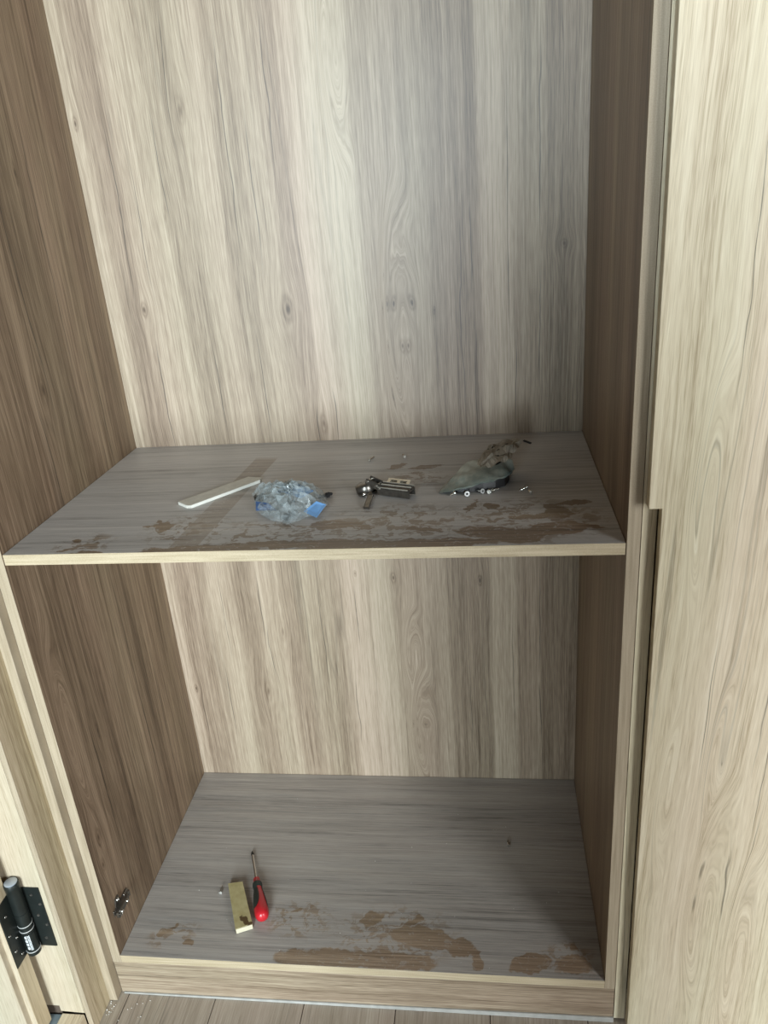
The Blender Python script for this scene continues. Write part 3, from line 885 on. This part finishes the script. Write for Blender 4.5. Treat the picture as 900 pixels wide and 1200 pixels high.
# mounting plate wing with two holes rising behind the arm
wg = B()
wc = L(0.048, 0.021, 0.013)
wy = (ay_ * 0.9 + az_ * 0.44).normalized()
wz = ax_.cross(wy)
for (x0, x1, y0, y1) in ((-0.021, 0.021, 0.005, 0.009), (-0.021, 0.021, -0.010, -0.005), (-0.021, -0.015, -0.005, 0.005), (-0.003, 0.003, -0.005, 0.005), (0.015, 0.021, -0.005, 0.005)):
    obox(wg, wc + ax_ * ((x0 + x1) / 2) + wy * ((y0 + y1) / 2), ax_, wy, wz, (x1 - x0) / 2, (y1 - y0) / 2, 0.0012, 0.0003)
obox(wg, wc - wz * 0.003 + wy * 0.0, ax_, wy, wz, 0.019, 0.008, 0.0008, 0.0003)
obj('mounting_plate', wg, M['nickel'], ch)
for x in (0.036, 0.056):
    s_ = B()
    lathe(s_, L(x, 0.0, 0.0135), az_, [(0, 0.0033), (0.0022, 0.0033), (0.0026, 0.0026), (0.0018, 0.0012)], 12)
    obj('screw', s_, M['screw'], ch, smooth=True)
# loose lever hanging out towards the shelf edge
lv = B()
p0, p1 = Vector((0.551, 0.181, hz + 0.010)), Vector((0.5475, 0.146, hz + 0.0022))
dv_ = (p1 - p0).normalized()
obox(lv, (p0 + p1) / 2, dv_, ax_, dv_.cross(ax_), (p1 - p0).length / 2, 0.0045, 0.0014, 0.0008)
lathe(lv, p0 + Vector((0, 0.004, 0)), (az_ * 0.8 - ay_ * 0.6).normalized(), [(0, 0.003), (0.004, 0.003)], 10)
obj('lever', lv, M['dark_nickel'], ch)

# dusty bag with paper on top
pg = thing('plastic_bag', (0.735, 0.245, H), 'dusty grey-green plastic bag with torn brown paper on top, right half of the shelf', 'bag')
front = [(0.6627, 0.2013, 0.0014), (0.6842, 0.1998, 0.0070), (0.7053, 0.2008, 0.0120), (0.729, 0.204, 0.0160), (0.7542, 0.2135, 0.0190), (0.774, 0.2264, 0.0210), (0.7860, 0.2560, 0.0215)]
backe = [(0.6613, 0.2027, 0.0014), (0.6722, 0.2216, 0.0090), (0.6904, 0.2462, 0.0210), (0.7076, 0.2692, 0.0300), (0.7295, 0.2762, 0.0350), (0.7556, 0.2753, 0.0385), (0.7830, 0.2700, 0.0330)]
hem = [(0.6613, 0.2060, 0.0008), (0.6680, 0.2420, 0.0010), (0.6820, 0.2760, 0.0012), (0.7050, 0.3020, 0.0012), (0.7330, 0.3120, 0.0012), (0.7620, 0.3050, 0.0012), (0.7900, 0.2860, 0.0080)]
lip = [(a_[0] + 0.001, a_[1] + 0.0030, max(0.0008, a_[2] - 0.0035)) for a_ in front]


def samp(poly, t):
    f = t * (len(poly) - 1)
    k = min(int(f), len(poly) - 2)
    return Vector(poly[k]).lerp(Vector(poly[k + 1]), f - k)


def loft(rows, nu, nv, amp, s, key):
    bm_ = B()
    g_ = []
    for i_ in range(nv + 1):
        f = i_ / nv * (len(rows) - 1)
        k = min(int(f), len(rows) - 2)
        fr = f - k
        fr = fr * fr * (3 - 2 * fr) * 0.5 + fr * 0.5
        line = []
        for j_ in range(nu + 1):
            p = samp(rows[k], j_ / nu).lerp(samp(rows[k + 1], j_ / nu), fr)
            q = Vector((p.x, p.y, p.z))
            w_ = min(1.0, p.z / 0.012)
            p = p + Vector((nz(q, s, key) * 0.6, nz(q, s, key + 4) * 0.6, (abs(nz(q, s, key + 8)) - 0.2 + 0.5 * nz(q, s * 2.3, key)))) * amp * w_
            line.append(bm_.verts.new((p.x, p.y, H + e + max(0.0006, p.z))))
        g_.append(line)
    for a_, b_ in zip(g_, g_[1:]):
        for k in range(nu): bm_.faces.new((a_[k], a_[k + 1], b_[k + 1], b_[k]))
    return bm_


obj('sack', loft([lip, front, backe, hem], 44, 30, 0.0055, 30, 2.0), M['green_bag'], pg, smooth=True)
# black sheet standing in for the shade under the lifted lip
core = [(0.690, 0.2075, 0.0006), (0.712, 0.2070, 0.0006), (0.735, 0.2120, 0.0006), (0.755, 0.2190, 0.0006), (0.7710, 0.2290, 0.0006), (0.778, 0.252, 0.0006)]
core2 = [(0.690, 0.2085, 0.0025), (0.712, 0.2090, 0.0085), (0.735, 0.2150, 0.0120), (0.755, 0.2225, 0.0150), (0.7710, 0.2325, 0.0175), (0.779, 0.253, 0.0170)]
core3 = [(0.692, 0.2300, 0.0025), (0.712, 0.2500, 0.0085), (0.735, 0.2550, 0.0150), (0.755, 0.2580, 0.0200), (0.7700, 0.2600, 0.0200), (0.776, 0.264, 0.0170)]
obj('lip_gap_shade', loft([core, core2, core3], 20, 8, 0.0, 30, 1.0), M['black_plastic'], pg)
flo = [(0.7267, 0.2268, .034), (0.7253, 0.2493, .038), (0.734, 0.2705, .044), (0.7444, 0.2937, .0485), (0.7593, 0.3093, .0515), (0.7741, 0.3109, .053), (0.7917, 0.3105, .054), (0.803, 0.3028, .053)]
fli = [(0.7309, 0.2183, .034), (0.7435, 0.2211, .037), (0.7548, 0.2241, .040), (0.7646, 0.2259, .042), (0.7731, 0.2319, .044), (0.7819, 0.2437, .047), (0.7898, 0.2647, .050), (0.8027, 0.2965, .052)]
fm = [tuple((Vector(a_) + Vector(b_)) / 2 + Vector((0, 0, 0.004))) for a_, b_ in zip(flo, fli)]
pp = loft([fli, fm, flo], 18, 8, 0.0085, 48, 6.0)
bmesh.ops.solidify(pp, geom=pp.faces[:], thickness=0.0008)
tag(obj('paper_flap', pp, M['paper'], pg), 'torn brown paper with dark marks')
bkg = [(0.7560, 0.2440, .032), (0.7651, 0.2480, .035), (0.7751, 0.2542, .037), (0.7843, 0.2722, .041), (0.7876, 0.2838, .043)]
bkh = [(0.7540, 0.2600, .034), (0.7640, 0.2620, .037), (0.7720, 0.2680, .041), (0.7790, 0.2790, .045), (0.7850, 0.2860, .046)]
dk_ = loft([bkg, bkh], 12, 4, 0.001, 60, 3.0)
bmesh.ops.solidify(dk_, geom=dk_.faces[:], thickness=0.001)
tag(obj('dark_fold', dk_, M['black_plastic'], pg), 'black underside of the paper')
ck = B()
obox(ck, (0.8115, 0.3010, H + 0.0525), Vector((0.8, -0.5, -0.2)).normalized(), Vector((0.5, 0.8, 0)).normalized(), Vector((0.16, -0.1, 0.98)).normalized(), 0.0075, 0.0022, 0.0012, 0.0005)
tag(obj('dark_tip', ck, M['black_plastic'], pg), 'dark tip of the paper')


# screws
def screw(head, tail, zb, label, rh=0.0042, up=0.0, grp=None, washer=False):
    """A countersunk screw whose head centre stands over head and whose point lies at tail (x, y)."""
    a_ = Vector((head[0], head[1], zb + e + max(rh, 0.0)))
    a_.z += up
    b_ = Vector((tail[0], tail[1], zb + e + 0.0012))
    ax = (b_ - a_)
    ln = ax.length
    ax.normalize()
    t = thing('screw', (head[0], head[1], zb), label, 'screw', grp)
    h_ = B()
    lathe(h_, a_ - ax * 0.0008, ax, [(0.0012, rh * 0.28), (0, rh * 0.45), (0, rh * 0.92), (0.0006, rh), (0.0030, rh * 0.5)], 16)
    obj('head', h_, M['screw'] if not washer else M['pale_zinc'], t, smooth=True)
    if washer:
        rc = B()
        lathe(rc, a_ - ax * 0.0012, ax, [(0, rh * 0.36), (0.0008, rh * 0.36)], 10)
        tag(obj('recess', rc, M['screw_hole'], t), 'dark drive recess')
    s_ = B()
    prof = [(0.0028, rh * 0.45)]
    d_ = 0.004
    while d_ < ln - 0.004:
        prof += [(d_, rh * 0.36), (d_ + 0.0007, rh * 0.52)]
        d_ += 0.0014
    prof += [(ln - 0.002, rh * 0.3), (ln, 0.0003)]
    lathe(s_, a_, ax, prof, 10)
    obj('shank', s_, M['screw'] if not washer else M['dark_nickel'], t, smooth=True)
    return t


screw((0.5230, 0.375), (0.5290, 0.399), H, 'small screw at the back of the shelf behind the cabinet hinge, left of two', 0.0032)
screw((0.5885, 0.3860), (0.5830, 0.4060), H, 'small bright screw at the back of the shelf behind the hinge, right of two', 0.0038)
g_ = 'loose screws on the shelf around the dusty bag'
screw((0.7085, 0.1880), (0.7030, 0.2080), H, 'screw with pale round head facing out by the dusty bag, left of two such', 0.0046, grp=g_, washer=True)
screw((0.7335, 0.1990), (0.7250, 0.2100), H, 'screw with pale round head facing out by the dusty bag, right of two such', 0.0042, grp=g_, washer=True)
screw((0.7440, 0.1960), (0.7440, 0.2140), H, 'bright screw just right of the pale-headed pair by the dusty bag', 0.0036, grp=g_)
screw((0.7500, 0.2040), (0.7620, 0.2160), H, 'bright screw lying slantwise at the right end of the row by the dusty bag', 0.0036, grp=g_)
screw((0.6880, 0.1960), (0.6800, 0.1900), H, 'bright screw peeping from under the pointed left end of the dusty bag', 0.0036, grp=g_)
screw((0.8050, 0.2130), (0.7920, 0.2030), H, 'screw lying right of the dusty bag, farther back of two', 0.0034, grp=g_)
screw((0.8110, 0.1880), (0.8080, 0.2040), H, 'screw lying right of the dusty bag, nearer the shelf edge of two', 0.0036, grp=g_)

# ------------------------------------------------------------------ loose things on the bottom panel
sx = Vector((0.375, -0.927, 0)).normalized()
tip = Vector((0.1975, 0.2640, 0.0040))
end = Vector((0.2680, 0.0900, 0.0152))
ax = (end - tip).normalized()
LN = (end - tip).length
sd = thing('screwdriver', (0.235, 0.175, 0.0), 'red and black handled screwdriver lying on the bottom panel beside the yellow block', 'screwdriver')
bm = lathe(B(), tip, ax, [(0.012, 0.0031), (LN - 0.098, 0.0031)], 14)
obj('shaft', bm, M['steel'], sd, smooth=True)
bm = lathe(B(), tip, ax, [(0.0, 0.0012), (0.003, 0.0022), (0.007, 0.0034), (0.013, 0.0034)], 10)
tag(obj('tip', bm, M['steel_tip'], sd, smooth=True), 'blackened tip')
k0 = LN - 0.104
prof = [(k0, 0.0040), (k0 + 0.001, 0.0068), (k0 + 0.012, 0.0076), (k0 + 0.014, 0.0090), (k0 + 0.020, 0.0096), (k0 + 0.027, 0.0088), (k0 + 0.033, 0.0084), (k0 + 0.045, 0.0108), (k0 + 0.060, 0.0126),
        (k0 + 0.078, 0.0140), (k0 + 0.092, 0.0146), (k0 + 0.1, 0.0138), (k0 + 0.106, 0.0116), (k0 + 0.1095, 0.0070), (k0 + 0.1105, 0.0015)]
bm = lathe(B(), tip, ax, prof, 28)
obj('handle', bm, M['red'], sd, smooth=True)
bm = lathe(B(), tip, ax, [(k0 + 0.0135, 0.0086), (k0 + 0.0145, 0.0098), (k0 + 0.020, 0.0103), (k0 + 0.027, 0.0095), (k0 + 0.029, 0.0084)], 24, caps=False)
tag(obj('collar', bm, M['dark_green'], sd, smooth=True), 'dark collar of the handle')
# dark rubber inlays along the handle
side = ax.cross(Vector((0, 0, 1))).normalized()
upv = side.cross(ax).normalized()
for a_mid, wid in ((44, 50), (168, 22), (280, 36)):
    bm = B()
    rows = []
    for t in range(13):
        dd = k0 + 0.028 + (0.058) * t / 12
        for (p_, q_) in zip(prof, prof[1:]):
            if p_[0] <= dd <= q_[0]: rad = p_[1] + (q_[1] - p_[1]) * (dd - p_[0]) / (q_[0] - p_[0])
        wv = wid * math.sqrt(max(0.02, 1 - ((t - 5.0) / 7.3) ** 2))
        rows.append([bm.verts.new(tip + ax * dd + (side * math.cos(math.radians(a_mid + wv * (q / 4 - 1))) + upv * math.sin(math.radians(a_mid + wv * (q / 4 - 1)))) * (rad + 0.0006)) for q in range(9)])
    for A, B_ in zip(rows, rows[1:]):
        for k in range(8): bm.faces.new((A[k], A[k + 1], B_[k + 1], B_[k]))
    tag(obj('grip', bm, M['dark_green'], sd, smooth=True), 'dark rubber inlay of the handle')

# block
bl = thing('wood_block', (0.212, 0.118, 0.0), 'small yellowish wooden block with a brown smear, left of the screwdriver', 'block')
q = [(0.1715, 0.1690), (0.2020, 0.1755), (0.2520, 0.0740), (0.2200, 0.0600)]
obj('body', slab(B(), q, 'z', 0.0003, 0.0105, 0.0006), M['block_side'], bl)
obj('top_face', slab(B(), q, 'z', 0.0106, 0.0126, 0.0006), M['block_top'], bl)
v0, v1 = Vector((0.2200, 0.0600, 0)), Vector((0.2520, 0.0740, 0))
dd = (v1 - v0).normalized()
bm = B()
obox(bm, (v0 + v1) / 2 + Vector((dd.y, -dd.x, 0)) * 0.0006 + Vector((0, 0, 0.0064)), dd, Vector((-dd.y, dd.x, 0)), (0, 0, 1), (v1 - v0).length / 2 - 0.001, 0.0005, 0.0058, 0.0002)
tag(obj('end_face', bm, M['block_end'], bl), 'pale sawn end')
screw((0.1590, 0.1520), (0.1560, 0.1680), 0.0, 'small screw lying on the bottom panel left of the yellow block', 0.0036)
screw((0.7680, 0.3040), (0.7640, 0.3200), 0.0, 'lone screw on the bottom panel near its right rear corner', 0.0034)

# crumbs of plaster
random.seed(21)
cr = B()
spots = [(-0.0315 + random.uniform(-0.001, 0.012), -0.05 + random.uniform(0.0, 0.03), ZF) for _ in range(16)]
spots += [(random.uniform(-0.012, 0.05), random.uniform(-0.06, -0.01), ZF) for _ in range(8)]
for x, y, z in spots:
    r = random.uniform(0.0004, 0.0013)
    bmesh.ops.create_icosphere(cr, subdivisions=1, radius=r, matrix=Matrix.Translation((x, y, z + r * 0.8)))
tag(obj('plaster_crumbs', cr, M['crumb']), 'white plaster crumbs scattered at the foot of the filler strip', 'crumbs', kind='stuff')
cr = B()
for _ in range(38):
    x, y = random.uniform(0.05, 0.9), random.uniform(0.01, 0.45)
    r = random.uniform(0.0003, 0.0008)
    bmesh.ops.create_icosphere(cr, subdivisions=1, radius=r, matrix=Matrix.Translation((x, y, r * 0.9 + 0.0002)))
tag(obj('plaster_crumbs', cr, M['crumb']), 'pale specks scattered over the dusty bottom panel of the wardrobe', 'crumbs', kind='stuff')

# ------------------------------------------------------------------ unseen photographer figure behind the camera, added and shaped to shade the lower right
PX, PY = 0.75, -1.32
M['clothes'] = plain('dark_clothes', (0.035, 0.038, 0.045), 0.8)
M['skin'] = plain('skin', (0.50, 0.33, 0.24), 0.5, var=0.05)
M['hair'] = plain('black_hair', (0.012, 0.010, 0.009), 0.5)


def skin_body(name, verts, edges, mat, parent):
    me = bpy.data.meshes.new(name)
    me.from_pydata([(PX + v[0], PY + v[1], ZF + v[2]) for v in verts], edges, [])
    me.materials.append(mat)
    o = bpy.data.objects.new(name, me)
    col.objects.link(o)
    off = world_loc(parent)
    for v in me.vertices: v.co -= off
    o.parent = parent
    o.modifiers.new('skin', 'SKIN').use_smooth_shade = True
    for k, v in enumerate(verts): me.skin_vertices[0].data[k].radius = v[3]
    me.skin_vertices[0].data[0].use_root = True
    sb = o.modifiers.new('subdivision', 'SUBSURF')
    sb.levels = sb.render_levels = 2
    return o


per = thing('shading_person', (PX, PY, ZF), 'unseen photographer figure in dark clothes, added behind the camera to shade the wardrobe', 'shading_person')
V = [(0, 0, 0.92, (0.25, 0.17)), (0, 0, 1.10, (0.22, 0.14)), (0, 0.0, 1.28, (0.21, 0.135)), (0, 0, 1.42, (0.15, 0.10)), (0, 0.01, 1.50, (0.055, 0.055)), (0, 0.03, 1.57, (0.07, 0.085)), (0, 0.03, 1.66, (0.078, 0.095)), (0, 0.02, 1.73, (0.05, 0.06))]
E_ = [(k, k + 1) for k in range(7)]
for sg in (-1, 1):
    n0 = len(V)
    V += [(sg * 0.12, 0, 0.80, (0.15, 0.14)), (sg * 0.12, 0.01, 0.48, (0.13, 0.12)), (sg * 0.12, 0, 0.09, (0.042, 0.042)), (sg * 0.13, 0.16, 0.035, (0.040, 0.030))]
    E_ += [(0, n0), (n0, n0 + 1), (n0 + 1, n0 + 2), (n0 + 2, n0 + 3)]
    n1 = len(V)
    V += [(sg * 0.21, 0.0, 1.40, (0.06, 0.06)), (sg * 0.27, 0.06, 1.14, (0.046, 0.046)), (-0.096 + sg * 0.085, 0.25, 1.36, (0.030, 0.030)), (-0.096 + sg * 0.06, 0.29, 1.43, (0.034, 0.022))]
    E_ += [(3, n1), (n1, n1 + 1), (n1 + 1, n1 + 2), (n1 + 2, n1 + 3)]
skin_body('body', V, E_, M['clothes'], per)
